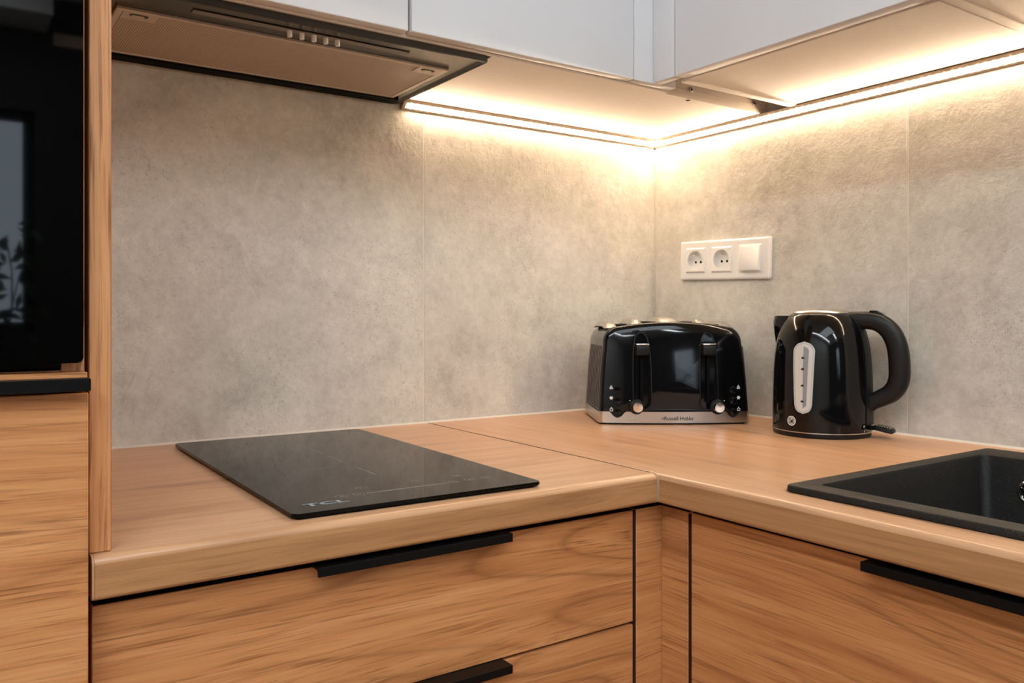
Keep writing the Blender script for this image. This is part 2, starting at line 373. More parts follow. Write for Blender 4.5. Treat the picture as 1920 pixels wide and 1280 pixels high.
SX0, SX1, SY0, SY1 = -0.5545, -0.081, -0.7557, -1.53     # sink outline
w2 = empty('worktop', (-0.3, -0.9, T), 0, 'pale oak worktop run with the sink, kettle and toaster on it', 'worktop')
bm = B(); loft(bm, [[(-d, y, z) for d, z in [(.54, T)] + pf + [(.54, WB)]] for y in (-.0005, -1.9)])
box(bm, (-.54, SY0 - .012, WB), (-.0005, -.0005, T)); box(bm, (-.54, -1.9, WB), (-.0005, SY1 + .012, T))
box(bm, (-.54, SY1 + .012, WB), (SX0 + .0165, SY0 - .012, T)); box(bm, (SX1 - .012, SY1 + .012, WB), (-.0005, SY0 - .012, T))
bmesh.ops.transform(bm, matrix=Matrix.Identity(4), verts=bm.verts)
for f in list(bm.faces): pass
bmesh.ops.remove_doubles(bm, verts=bm.verts, dist=1e-5)
build('slab', bm, 'worktop_y', w2, smooth=40, recalc=False)
bm = B(); loft(bm, [[(-d, y, z - (.0002 if z < WB + .001 else 0)) for d, z in fe] for y in (-.6030, -1.9)]); build('front_edge_shade', bm, 'edge_shaded_y', w2, smooth=40)

# ------------------------------------------------------------------ base cabinets
FY, FX = -0.578, -0.571                    # front planes
TH = 0.019
def handle_L(name, p, axis, front, c0, c1, ztop, out=0.022, lip=0.0095):
    """tab pull: plate over the top edge of the front, tongue forward, turned-down lip"""
    prof = [(0.012, ztop - .0025), (0.012, ztop), (-out, ztop), (-out, ztop - lip), (-out + .0022, ztop - lip), (-out + .0022, ztop - .0025)]
    bm = B()
    if axis == 'x': loft(bm, [[(c, front + d, z) for d, z in prof] for c in (c0, c1)])
    else: loft(bm, [[(front + d, c, z) for d, z in prof] for c in (c0, c1)])
    bmesh.ops.bevel(bm, geom=list(bm.edges), offset=.0005, segments=1, affect='EDGES')
    return build(name, bm, 'black_metal', p, smooth=30)
dc = empty('drawer_cabinet', (-.94, -.29, 0.0), 0, 'oak drawer cabinet with black tab handles under the hob', 'cabinet')
XL, XR = -1.2598, -0.6222
part('body', (-1.258, FY + TH + .002, .1), (-.61, -.01, .845), 'carcass_dark', dc, r=0)
part('plinth', (-1.258, FY + .06, 0.0), (-.61, FY + .075, .1), 'carcass_dark', dc, r=0)
for z0, z1, hz in ((.708, .8520, .857), (.42, .7045, .7105), (.105, .4165, .4225)):
    d = part('drawer_front', (XL, FY, z0), (XR, FY + TH, z1), 'oak_x', dc, r=0.0008, seg=1)
    handle_L('handle', d, 'x', FY, -1.0616, -.8284, hz if z1 > .8 else z1 + .0035)
    if z1 > .8: part('shade_strip', (XL + .001, FY + .0012, z1), (XR - .001, FY + TH - .001, z1 + .0005), 'carcass_dark', d, r=0)  # near-black strip paints shade onto the drawer's top edge
ORIGIN = None
cp = empty('corner_post', (-.59, -.59, 0.0), 0, 'narrow oak corner filler strips between the drawers and the sink cabinet', 'filler panel')
part('strip', (-.6168, FY, .105), (FX + TH, FY + TH, .8520), 'oak_x', cp, r=0.0006, seg=1)
part('shade_strip', (-.6160, FY + .0012, .8520), (FX + TH - .001, FY + TH - .001, .8525), 'carcass_dark', cp, r=0)  # post tops blackened too, as painted shade under the worktop
part('shade_strip', (FX + .0012, -.6240, .8520), (FX + TH - .001, FY + .0010, .8525), 'carcass_dark', cp, r=0)
part('strip', (FX, -.6250, .105), (FX + TH, FY - .0003, .8520), 'oak_y', cp, r=0.0006, seg=1)
part('shade_strip', (-.6175, FY + .0002, .1052), (-.6169, FY + TH, .8515), 'shade_brown', cp, r=0)  # brown strips paint shade on the post's end faces in the gaps
part('shade_strip', (FX + .0002, -.6258, .1052), (FX + TH, -.6251, .8493), 'shade_brown', cp, r=0)
sc = empty('sink_cabinet', (-.3, -.93, 0.0), 0, 'oak base cabinet with a wide front and black handle under the sink', 'cabinet')
part('body', (FX + TH + .002, -1.235, .1), (-.01, -.62, .70), 'carcass_dark', sc, r=0)
part('rail', (FX + TH + .002, -1.235, .70), (FX + TH + .012, -.62, .845), 'carcass_dark', sc, r=0)
part('plinth', (FX + .06, -1.235, 0), (FX + .075, -.62, .1), 'carcass_dark', sc, r=0)
d = part('door', (FX, -1.231, .105), (FX + TH, -.6300, .8525), 'oak_y', sc, r=0.0008, seg=1)
handle_L('handle', d, 'y', FX, -.8770, -1.1100, .8565, out=.027)
part('shade_strip', (FX + .0012, -1.230, .8525), (FX + TH - .001, -.6310, .8530), 'carcass_dark', d, r=0)  # painted shade along the door's top edge

# ------------------------------------------------------------------ tall unit, cover panel, oven
pn = build('cover_panel', rbox((-1.2636, -.587, T + .0003), (-1.2456, -.0005, 2.3), .0008, 1), 'oak_z', None, smooth=40, origin=(-1.2546, -.3, T))
tag(pn, 'upright oak cover panel standing on the worktop beside the oven', 'panel')
tc = empty('tall_cabinet', (-1.57, -.3, 0.0), 0, 'tall oak oven housing with a deep drawer below the oven', 'cabinet')
TX1, TX0, TY = -1.2662, -1.864, -.605
part('side_panel', (TX1 - .018, -.583, .1), (TX1, -.01, 2.3), 'oak_z', tc, r=0.0005, seg=1)
part('side_panel', (TX0, -.583, .1), (TX0 + .018, -.01, 2.3), 'oak_z', tc, r=0.0005, seg=1)
part('back_panel', (TX0 + .018, -.02, .1), (TX1 - .018, -.01, 2.3), 'carcass_dark', tc, r=0)
part('shelf', (TX0 + .018, -.585, 1.040), (TX1 - .018, -.02, 1.0575), 'oak_x', tc, r=0.0004, seg=1)
part('rail', (TX0, -.603, 1.0405), (TX1 - .0005, -.585, 1.0565), 'oak_x', tc, r=0.0006, seg=1)
part('top_panel', (TX0 + .018, -.583, 2.282), (TX1 - .018, -.02, 2.3), 'oak_x', tc, r=0)
d = part('drawer_front', (TX0, TY, .42), (TX1, TY + .019, 1.0395), 'oak_x', tc, r=0.0008, seg=1)
d2 = part('drawer_front', (TX0, TY, .105), (TX1, TY + .019, .4165), 'oak_x', tc, r=0.0008, seg=1)
handle_L('handle', d, 'x', TY, TX0 + .003, -1.2664, 1.0523, out=.016, lip=.0102)
part('door', (TX0, TY, 1.70), (TX1, TY + .019, 2.297), 'white_lacquer', tc, r=0.001)
ov = empty('oven', (-1.57, -.32, 1.0575), 0, 'black glass built-in oven in the tall oak housing', 'oven')
part('chassis', (TX0 + .024, -.583, 1.0585), (-1.284, -.05, 1.66), 'black_metal', ov, r=0.002)
bm = prism(B(), rrect(TX0 + .006, -1.2701, 1.0645, 1.664, .004), .022, 'XZ', -.606)
bmesh.ops.bevel(bm, geom=[e for e in bm.edges if abs(e.verts[0].co.y + .606) < 1e-4 and abs(e.verts[1].co.y + .606) < 1e-4], offset=.0012, segments=2, affect='EDGES')
build('door_glass', bm, 'oven_glass', ov, smooth=35)

# ------------------------------------------------------------------ hob
hob = empty('induction_hob', (-.921, -.3104, T), math.radians(-1.0), 'black glass domino induction hob set in the worktop', 'hob')
HW, HD = .1526, .2683
bm = prism(B(), rrect(-HW + .006, HW - .006, -HD + .006, HD - .006, .004), .0022, 'XY', 0.0001); build('gasket', bm, 'black_deep', hob, local=True)
bm = prism(B(), rrect(-HW, HW, -HD, HD, .006), .0044, 'XY', .0022)
bmesh.ops.bevel(bm, geom=[e for e in bm.edges if abs(e.verts[0].co.z - e.verts[1].co.z) < 1e-6], offset=.0012, segments=2, affect='EDGES')
gp = build('glass_plate', bm, 'hob_glass', hob, local=True, smooth=35)
HZ = .00675
bm = text_bm('TCL', .0165, 1.05, 1.55, bold=.0006); bmesh.ops.translate(bm, vec=(-.1060, -.2380, HZ), verts=bm.verts); build('logo', bm, 'hob_logo', gp, local=True)
for x, y, r in ((-.080, -.216, .0068), (-.0597, -.2165, .0066), (-.0445, -.188, .0060), (.0293, -.185, .0060), (.0615, -.2150, .0060), (.0840, -.186, .0060), (.0848, -.2135, .0060), (.1075, -.2130, .0055)):
    bm = B(); ring2d(bm, x, y, r, r - .0006, HZ)
    if x == -.080:
        for dx in (-.0016, .0010): box(bm, (x + dx, y - .0026, HZ - .0001), (x + dx + .0008, y + .0026, HZ))
    elif x > .05 or x < -.055: box(bm, (x - .0030, y - .0004, HZ - .0001), (x + .0030, y + .0004, HZ))
    else: box(bm, (x - .0012, y - .0022, HZ - .0001), (x - .0005, y + .0022, HZ))
    build('touch_symbol', bm, 'hob_print', gp, local=True)
bm = B()
for i in range(36):
    x = -.049 + i * .100 / 35; box(bm, (x - .0006, -.2185, HZ - .0001), (x + .0006, -.2145, HZ))
sl = build('slider_marks', bm, 'hob_print', gp, local=True); sl['kind'] = 'stuff'
for x0, y0, x1, y1 in ((.0031, .118, .0040, .050), (.0031, .030, .0040, -.020), (.0031, -.062, .0040, -.124), (-.066, -.0508, -.022, -.0502), (.0450, -.0508, .0755, -.0502)):
    build('zone_mark', box(B(), (x0, y0, HZ - .0001), (x1, y1, HZ)), 'hob_print', gp, local=True)

# ------------------------------------------------------------------ sink
sk = empty('sink', (-.318, -1.14, T), 0, 'black speckled granite sink set into the worktop', 'sink')
def rr3(x0, x1, y0, y1, r, z): return [(x, y, z) for x, y in rrect(min(x0, x1), max(x0, x1), min(y0, y1), max(y0, y1), r, 6)]
zt = T + .0088
IX0, IX1, IY0, IY1 = -.5215, -.1430, -.7790, -1.20
bm = B(); rings = [rr3(SX0 + .003, SX1 - .003, SY0 - .003, SY1 + .003, .006, T + .0003), rr3(SX0, SX1, SY0, SY1, .008, T + .0012), rr3(SX0 + .0006, SX1 - .0006, SY0 - .0006, SY1 + .0006, .008, zt - .0016),
         rr3(SX0 + .002, SX1 - .002, SY0 - .002, SY1 + .002, .008, zt - .0003), rr3(SX0 + .004, SX1 - .004, SY0 - .004, SY1 + .004, .008, zt),
         rr3(IX0 - .004, IX1 + .004, IY0 + .004, IY1 - .004, .012, zt), rr3(IX0 - .001, IX1 + .001, IY0 + .001, IY1 - .001, .012, zt - .0012), rr3(IX0, IX1, IY0, IY1, .012, zt - .005),
         rr3(IX0 + .006, IX1 - .006, IY0 - .006, IY1 + .006, .014, T - .15), rr3(IX0 + .012, IX1 - .012, IY0 - .012, IY1 + .012, .02, T - .172), rr3(IX0 + .03, IX1 - .03, IY0 - .03, IY1 + .03, .03, T - .18)]
loft(bm, rings, cap0=False); build('basin', bm, 'granite', sk, smooth=50, recalc=False)
ofx = IX1 - .0022; oy, oz = -.8420, .8655
of = empty('tmp')
bpy.data.objects.remove(of)
bm = B(); lathe(bm, [(.0100, -.0002), (.0152, -.0006), (.0158, -.0026), (.0140, -.0040), (.0118, -.0034), (.0112, -.0012)], 36, (ofx - .0002, oy, oz), 'X'); ring = build('overflow_ring', bm, 'chrome', sk, smooth=50)
bm = B(); lathe(bm, [(.0, .0), (.0112, .0), (.0112, -.0012), (.0, -.0012)], 28, (ofx - .0004, oy, oz), 'X'); build('overflow_grille', bm, 'black_deep', ring)
for k in range(3):
    a = k * PI / 3 + .45; bm = B(); c_, s_ = math.cos(a), math.sin(a); w = .0009
    loft(bm, [[(ofx - x, oy + s * .0116 * c_ - q * w * s_, oz + s * .0116 * s_ + q * w * c_) for x, q in ((.0016, -1), (.0016, 1), (.0026, 1), (.0026, -1))] for s in (-1, 1)])
    build('overflow_spoke', bm, 'chrome', ring)
bm = B(); lathe(bm, [(.0, .0), (.045, .0), (.045, .003), (.040, .004), (.0, .002)], 32, (-.33, -.99, T - .1802)); build('drain', bm, 'chrome', sk, smooth=40)

# ------------------------------------------------------------------ wall cabinets
DB = 1.505; CT = 2.22; DF = -.333; DT = .018
def carcass(p, x0, x1, y0, y1, open_front):
    pass
c1 = empty('wall_cabinet', (-.815, -.16, CB), 0, 'white two-door wall cabinet above the cooker hood', 'cabinet')
part('bottom_panel', (-.661, -.3130, CB), (-.386, -.001, CB + .016), 'melamine', c1, r=0)
part('front_rail', (-1.2445, -.3130, CB), (-.6612, -.3090, CB + .05), 'melamine', c1, r=0)
part('side_panel', (-1.2445, -.3088, CB), (-1.2265, -.001, CT), 'melamine', c1, r=0)
part('side_panel', (-.402, -.3130, CB + .0165), (-.386, -.001, CT), 'melamine', c1, r=0)
part('top_panel', (-1.2264, -.3130, CT - .016), (-.4022, -.001, CT), 'melamine', c1, r=0)
part('door', (-1.2440, DF + .001, DB), (-.8185, DF + DT + .001, CT), 'white_lacquer', c1, r=0.0016, seg=3)
part('door', (-.8135, DF - .0008, DB), (-.3862, DF + DT - .0008, CT), 'white_lacquer', c1, r=0.0016, seg=3)
c2 = empty('wall_cabinet', (-.19, -.15, CB), 0, 'corner wall cabinet with narrow white filler strips', 'cabinet')
part('bottom_panel', (-.3859, -.3130, CB), (-.2830, -.001, CB + .016), 'melamine', c2, r=0)
part('bottom_panel', (-.2830, -.3055, CB), (-.0010, -.001, CB + .016), 'melamine', c2, r=0)
part('front_panel', (-.2830, -.3055, CB + .0163), (-.001, -.2895, CT), 'melamine', c2, r=0)
part('top_panel', (-.3859, -.2893, CT - .016), (-.001, -.001, CT), 'melamine', c2, r=0)
part('filler_strip', (-.3845, DF, DB), (-.284, DF + DT, CT), 'white_lacquer', c2, r=0.0010)
part('filler_strip', (-.3412, -.3815, DB), (-.3232, DF - .0006, CT), 'white_lacquer', c2, r=0.0010)
part('gap_shade_board', (-.3225, -.3700, CB + .10), (-.002, -.3062, CB + .11), 'carcass_dark', c2, r=0)  # added dark board that stands in for the darkness inside the gap
for x in (-.2163, -.0386):
    bm = B(); lathe(bm, [(.0, -.3058), (.0046, -.3058), (.0046, -.3072), (.0030, -.3082), (.0, -.3080)], 20, (x, 0, 1.5190), 'Y'); s_ = build('screw', bm, 'screw_steel', c2, smooth=40)
    bm = B(); lathe(bm, [(.0, -.3081), (.0019, -.3081), (.0019, -.3087), (.0, -.3087)], 6, (x, 0, 1.5190), 'Y'); build('socket_head', bm, 'black_deep', s_)
bm = B(); lathe(bm, [(.0, CB - .0004), (.0042, CB - .0004), (.0042, CB - .0001), (.0, CB - .0001)], 20, (-.2145, -.2973, 0)); build('drilled_hole', bm, 'black_deep', c2)
c3 = empty('wall_cabinet', (-.16, -.60, CB), 0, 'white wall cabinet on the right wall next to the corner', 'cabinet')
part('side_panel', (-.3130, -.3880, CB - .001), (-.001, -.3725, CT), 'melamine', c3, r=0.0006, seg=1)
part('bottom_panel', (-.3130, -.7860, CB + .001), (-.001, -.3883, CB + .017), 'melamine', c3, r=0.0006, seg=1)
part('side_panel', (-.3130, -.8078, CB), (-.001, -.7863, CT), 'melamine', c3, r=0.0006, seg=1)
part('top_panel', (-.3130, -.7860, CT - .016), (-.001, -.3883, CT), 'melamine', c3, r=0)
part('door', (DF - .0085 + .001, -.8065, DB), (-.3148, -.3835, CT), 'white_lacquer', c3, r=0.0016, seg=3)
c4 = empty('wall_cabinet', (-.16, -1.12, CB), 0, 'white wall cabinet at the right edge of the photo over the sink', 'cabinet')
part('side_panel', (-.3130, -.8250, CB + .0005), (-.001, -.8082, CT), 'melamine', c4, r=0.0006, seg=1)
part('bottom_panel', (-.3130, -1.4100, CB + .002), (-.001, -.8254, CB + .018), 'melamine', c4, r=0.0006, seg=1)
part('top_panel', (-.3130, -1.4100, CT - .016), (-.001, -.8254, CT), 'melamine', c4, r=0)
part('door', (DF - .0085 + .001, -1.4095, DB), (-.3148, -.8105, CT), 'white_lacquer', c4, r=0.0016, seg=3)

# ------------------------------------------------------------------ cooker hood
hd = empty('cooker_hood', (-.94, -.16, 1.494), 0, 'built-in dark steel cooker hood with wide mesh filter under the cabinet', 'hood')
HX0, HX1, HY0, HY1 = -1.2260, -.6655, -.3085, -.0020
bm = B(); o1 = [(x, y) for x, y in rrect(HX0, HX1, HY0, HY1, .008, 6)]
i1 = [(x, y) for x, y in rrect(HX0 + .007, HX1 - .007, HY0 + .007, HY1 - .007, .006, 6)]
i2 = [(x, y) for x, y in rrect(HX0 + .010, HX1 - .010, HY0 + .010, HY1 - .010, .005, 6)]
o0 = [(x, y) for x, y in rrect(HX0 + .001, HX1 - .001, HY0 + .001, HY1 - .001, .008, 6)]
loft(bm, [[(x, y, 1.54) for x, y in o1], [(x, y, 1.4950) for x, y in o1], [(x, y, 1.4938) for x, y in o0], [(x, y, 1.4938) for x, y in i1], [(x, y, 1.4962) for x, y in i2], [(x, y, 1.4965) for x, y in rrect(HX0 + .012, HX1 - .012, HY0 + .012, HY1 - .012, .004, 6)]])
build('housing', bm, 'hood_steel', hd, smooth=40)
bm = B(); loft(bm, [[(x, y, z) for x, y in rrect(HX0 - e, HX1 + e, HY0 - e, HY1 + e, .008, 6)] for e, z in ((.0004, 1.5015), (.0004, 1.4945), (-.0006, 1.4932), (-.0055, 1.4932), (-.0075, 1.4945), (-.0095, 1.4962))], cap0=False, cap1=False)
build('rim', bm, 'hood_lip', hd, smooth=40)
part('rear_channel', (HX0 + .014, -.0400, 1.4900), (HX1 - .016, -.0125, 1.4963), 'black_deep', hd, r=0.0008, seg=1)
fx0, fx1, fy0, fy1 = -1.1835, -.6935, -.2360, -.0415
bm = B(); zf = 1.4925
A = rrect(fx0, fx1, fy0, fy1, .002, 2); A2 = rrect(fx0 + .008, fx1 - .008, fy0 + .006, fy1 - .006, .002, 2)
loft(bm, [[(x, y, 1.4962) for x, y in A], [(x, y, zf + .0006) for x, y in A], [(x, y, zf) for x, y in rrect(fx0 + .0006, fx1 - .0006, fy0 + .0006, fy1 - .0006, .002, 2)], [(x, y, zf) for x, y in A2], [(x, y, zf + .0016) for x, y in rrect(fx0 + .0085, fx1 - .0085, fy0 + .0065, fy1 - .0065, .002, 2)]])
fl = build('filter', bm, 'filter_frame', hd, smooth=30)
part('filter_mesh', (fx0 + .009, fy0 + .007, zf + .0008), (fx1 - .009, fy1 - .007, zf + .0015), 'filter_mesh', fl, r=0)
def latch(cx):
    y0, y1 = fy0 + .0035, fy0 + .0330; w = .0210
    bm = B(); prism(bm, rrect(cx - w, cx + w, y0, y1, .001, 1), .0012, 'XY', zf - .0004); l_ = build('latch_plate', bm, 'filter_frame', fl)
    return l_
for cx in (-1.1535, -.7235):
    l_ = latch(cx); bm = B(); prism(bm, rrect(cx - .0125, cx + .0105, fy0 + .0095, fy0 + .0195, .0048, 5), .0005, 'XY', zf - .0008); build('filter_handle', bm, 'hood_lip', fl)
    bm = B(); prism(bm, rrect(cx - .0100, cx + .0060, fy0 + .0125, fy0 + .0180, .0026, 4), .0009, 'XY', zf - .0015); build('filter_grip', bm, 'filter_frame', fl)
part('pale_strip', (-1.0990, -.2745, 1.4952), (-.7850, -.2610, 1.4962), 'hood_band', hd, r=0.0004, seg=1)  # paler strip along the button row
for i in range(5):
    x = -.9690 + i * .01765; bm = B(); lathe(bm, [(.0, 1.4955), (.0036, 1.4955), (.0036, 1.4872), (.0031, 1.4865), (.0, 1.4865)], 20, (x, -.2680, 0)); build('button', bm, 'white_plastic', hd, smooth=40)

# ------------------------------------------------------------------ LED tapes
def led(axis, c0, c1, label, end_cap):
    e = empty('led_strip', ((c0 if axis == 'x' else -.009), (-.009 if axis == 'x' else c0), 1.488), 0, label, 'led strip', 'warm LED strips along the wall')
    def P(c, d, z, m):
        cc = -d if m else c
        return (cc, -d, z) if axis == 'x' else (-d, cc, z)
    def run(prof, name, mat, parent, near=c1, far=c0):
        bm = B(); loft(bm, [[P(far, d, z, False) for d, z in prof], [P(near, d, z, near == 0) for d, z in prof]]); return build(name, bm, mat, parent)
    z1 = CB - .0002
    run([(.0004, z1), (.0004, 1.4868), (.0022, 1.4862), (.0185, z1 - .0012), (.0185, z1)], 'profile', 'aluminium', e)
    # diffuser lies on the sloping face
    def F(t_, off): 
        a = Vector((.0022, 1.4862)); b = Vector((.0185, z1 - .0012)); n_ = Vector((b.y - a.y, -(b.x - a.x))).normalized(); q = a + (b - a) * t_ + n_ * off; return (q.x, q.y)
    run([F(.20, .0001), F(.72, .0001), F(.70, .0006), F(.22, .0006)], 'diffuser', 'led_' + axis, e, far=c0 + (.006 if axis == 'x' else 0))
    if end_cap:
        bm = B(); pr = [(.0004, z1), (.0004, 1.4860), (.0022, 1.4852), (.0200, z1 - .0016), (.0200, z1)]
        loft(bm, [[(c, -d, z) for d, z in pr] for c in (c0 - .002, c0)]); build('end_cap', bm, 'aluminium', e)
led('x', -.6560, 0, 'glowing warm LED strip between hood and corner', True)
led('y', -1.45, 0, 'glowing warm LED strip along the right wall above the sockets', False)

# ------------------------------------------------------------------ sockets and switch (local: x right along wall, y out of the wall towards the room = -y, z up)
sp = empty('socket_panel', (-.0002, -.2028, 1.2204), 0, 'white plate with two sockets and a light switch on the right wall', 'socket', rot=(0, math.radians(0), math.radians(-90)))
sp.rotation_euler = (Matrix.Rotation(math.radians(-90), 3, 'Z') @ Matrix.Rotation(math.radians(1.35), 3, 'Y')).to_euler()
def ringplate(bm, rings3): loft(bm, rings3, cap0=False, cap1=False)
def sq(hw, y, cx=0.0, r=.002, n=3): return [(cx + x, y, z) for x, z in rrect(-hw, hw, -hw, hw, r, n)]
bm = B(); PW, PH = .1165, .0415
loft(bm, [[(x, y, z) for x, z in rrect(-a, a, -b, b, r, 3)] for a, b, r, y in ((PW, PH, .003, -.0002), (PW, PH, .003, -.0070), (PW - .0015, PH - .0015, .003, -.0085), (PW - .004, PH - .004, .003, -.0090))], cap0=False, cap1=False)
px_ = [-PW + .004, -.0715 - .025, -.0715 + .025, -.0005 - .025, -.0005 + .025, PW - .004]; pz_ = [-PH + .004, -.025, .025, PH - .004]
for a in range(5):
    for c in range(3):
        if c == 1 and a in (1, 3): continue
        bm.faces.new([bm.verts.new((x, -.0090, z)) for x, z in ((px_[a], pz_[c]), (px_[a + 1], pz_[c]), (px_[a + 1], pz_[c + 1]), (px_[a], pz_[c + 1]))])
build('frame', bm, 'white_plastic', sp, local=True, smooth=35, recalc=False)
N = 40
for k, cx in enumerate((-.0715, -.0005)):
    hw = .0268; rw = .0200
    def sqa(h, y): return [(cx + h * math.cos(2*PI*i/N) / max(abs(math.cos(2*PI*i/N)), abs(math.sin(2*PI*i/N))), y, h * math.sin(2*PI*i/N) / max(abs(math.cos(2*PI*i/N)), abs(math.sin(2*PI*i/N)))) for i in range(N)]
    def cra(r, y): return [(cx + r * math.cos(2*PI*i/N), y, r * math.sin(2*PI*i/N)) for i in range(N)]
    bm = B(); loft(bm, [sqa(hw, -.0088), sqa(hw, -.0100), sqa(hw - .0030, -.0125), cra(rw + .0006, -.0125), cra(rw, -.0119), cra(rw * .93, -.0010), cra(.0005, -.0010)], cap0=False)
    so = build('socket', bm, 'white_plastic', sp, local=True, smooth=35)
    bm = B(); lathe(bm, [(.0, -.0008), (.0022, -.0008), (.0022, -.0150), (.0015, -.0165), (.0, -.0168)], 16, (cx, 0, .0110), 'Y'); build('earth_pin', bm, 'chrome', so, local=True, smooth=40)
    for dx in (-.0070, .0070):
        bm = B(); lathe(bm, [(.0, -.0011), (.0026, -.0011), (.0026, -.0016), (.0, -.0016)], 16, (cx + dx, 0, -.0035), 'Y'); build('pin_hole', bm, 'black_deep', so, local=True)
bm = B(); cx = .0715; hw = .0285
loft(bm, [sq(hw, -.0088, cx), sq(hw, -.0096, cx), sq(hw - .0025, -.0104, cx)]); sw = build('switch', bm, 'white_plastic', sp, local=True, smooth=35)
bm = B(); hw = .0248                                  # rocker pressed at the top: the foot stands proud
def rk(h, yt, yb): return [(cx + x, (yt + (yb - yt) * (h_ / (2 * h))), z) for x, z in rrect(-h, h, -h, h, .0015, 3) for h_ in [h - z]]
loft(bm, [rk(hw, -.0100, -.0100), rk(hw, -.0122, -.0172), rk(hw - .0012, -.0128, -.0180)]); build('rocker', bm, 'white_plastic', sw, local=True, smooth=35)

# ------------------------------------------------------------------ toaster (local: x right, y away from the viewer, z up)
to = empty('toaster', (-.2295, -.2825, T), math.radians(-32.0), 'glossy black four-slice toaster with a steel base band in the corner', 'toaster')
def tw(v): return .1425 - .010 * (v / .18) - .006 * max(0, v / .18) ** 4
def tf(u, v): return .012 * (u / .142) ** 2 + .018 * max(0.0, v / .19) ** 2.2     # front surface depth
pts = [(-.1425, .003)]
for i in range(1, 12): v = .003 + (.150 - .003) * i / 11; pts.append((-tw(v), v))
wl_ = tw(.150); cxr, czr = wl_ - .026, .1555
for i in range(1, 9):
    a = PI - PI / 2 * .86 * i / 8; pts.append((-cxr + .026 * math.cos(a), czr - .0035 + .0300 * math.sin(a)))
u0, v0 = pts[-1]
for i in range(1, 10): u = u0 * (1 - i / 10); k = 1 - (u / u0) ** 2; pts.append((u, v0 + (.1915 - v0) * k))
half = pts[:]; outline = half + [(0, .1915)] + [(-u, v) for u, v in half[::-1]]
CV = .085
def inset(s, e):                                     # scale outline towards the centre by e metres
    return [((u * (1 - e / .142)), max(.003, CV + (v - CV) * (1 - e / .1))) if v > .0031 else (u * (1 - e / .142), .003) for u, v in s]
rings = []
DEP = .200
for rho in (.03, .2, .4, .6, .8, .93): rings.append([(u * rho, tf(u * rho, .003 + (v - .003) * rho if False else CV + (v - CV) * rho), CV + (v - CV) * rho) for u, v in outline])
for e, s in ((.0065, .0002), (.0030, .0014), (.0010, .0040), (.0, .0085)): rings.append([(u, tf(u, v) + s, v) for u, v in inset(outline, e)])
for q in (.05, .5, .9): rings.append([(u, (tf(u, v) + .0085) * (1 - q) + (DEP - .012) * q, v) for u, v in outline])
for e, s in ((.0015, DEP - .006), (.006, DEP - .001)): rings.append([(u, s, v) for u, v in inset(outline, e)])
bm = B(); loft(bm, rings)
bmesh.ops.recalc_face_normals(bm, faces=bm.faces)
me = bpy.data.meshes.new('body'); bm.to_mesh(me); bm.free()
# lever channels cut into the front
def bullet(c, g=0.0):
    p = []
    for i in range(9): a = PI + PI * i / 8; p.append((c + (.0165 + g) * math.cos(a), .0415 + (.0130 + g) * math.sin(a)))
    p += [(c + .0165 + g, .10), (c + .0150 + g, .135)]
    for i in range(9): a = PI * i / 8; p.append((c + (.0128 + g) * math.cos(a), .1500 + (.0210 + g) * math.sin(a)))
    p += [(c - .0150 - g, .135), (c - .0165 - g, .10)]
    return p
UL = .0625
cut = B()
for c in (-UL, UL): prism(cut, bullet(c), .036, 'XZ', -.02)
bmesh.ops.recalc_face_normals(cut, faces=cut.faces)
cm = bpy.data.meshes.new('cut'); cut.to_mesh(cm); cut.free()
ob = bpy.data.objects.new('tmp_body', me); oc = bpy.data.objects.new('tmp_cut', cm); COL.objects.link(ob); COL.objects.link(oc)
md = ob.modifiers.new('b', 'BOOLEAN'); md.operation = 'DIFFERENCE'; md.object = oc; md.solver = 'EXACT'
dg = bpy.context.evaluated_depsgraph_get(); me2 = bpy.data.meshes.new_from_object(ob.evaluated_get(dg)); me2.name = 'body'
bpy.data.objects.remove(ob); bpy.data.objects.remove(oc)
body = link('body', me2, 'black_gloss', to, 32)
def on_front(bm, eps):                                # flat (x,?,z) decal -> laid on the front surface
    for v_ in bm.verts: v_.co.y = tf(v_.co.x, v_.co.z) + v_.co.y - eps
    return bm
for c in (-UL, UL):
    a, b = bullet(c, .0011), bullet(c, -.0002); bm = B()
    loft(bm, [[(x, 0.0006, z) for x, z in a], [(x, -.0006, z) for x, z in a], [(x, -.0006, z) for x, z in b], [(x, .0006, z) for x, z in b]], cap0=False, cap1=False)
    build('channel_rim', on_front(bm, 0.0), 'black_plastic', to, local=True, smooth=40)
    bm = rbox((c - .0028, tf(c, .1) + .002, .040), (c + .0028, tf(c, .1) + .0165, .150), .0006, 1); build('lever_track', bm, 'black_deep', to, local=True)
    lv = build('lever', rbox((c - .0125, tf(c, .14) - .013, .1290), (c + .0125, tf(c, .14) + .012, .1480), .003, 3), 'black_plastic', to, local=True, smooth=40)
    build('lever_cap', rbox((c - .0122, tf(c, .14) - .0128, .1480), (c + .0122, tf(c, .14) + .011, .1512), .0012, 2), 'steel', lv, local=True, smooth=40)
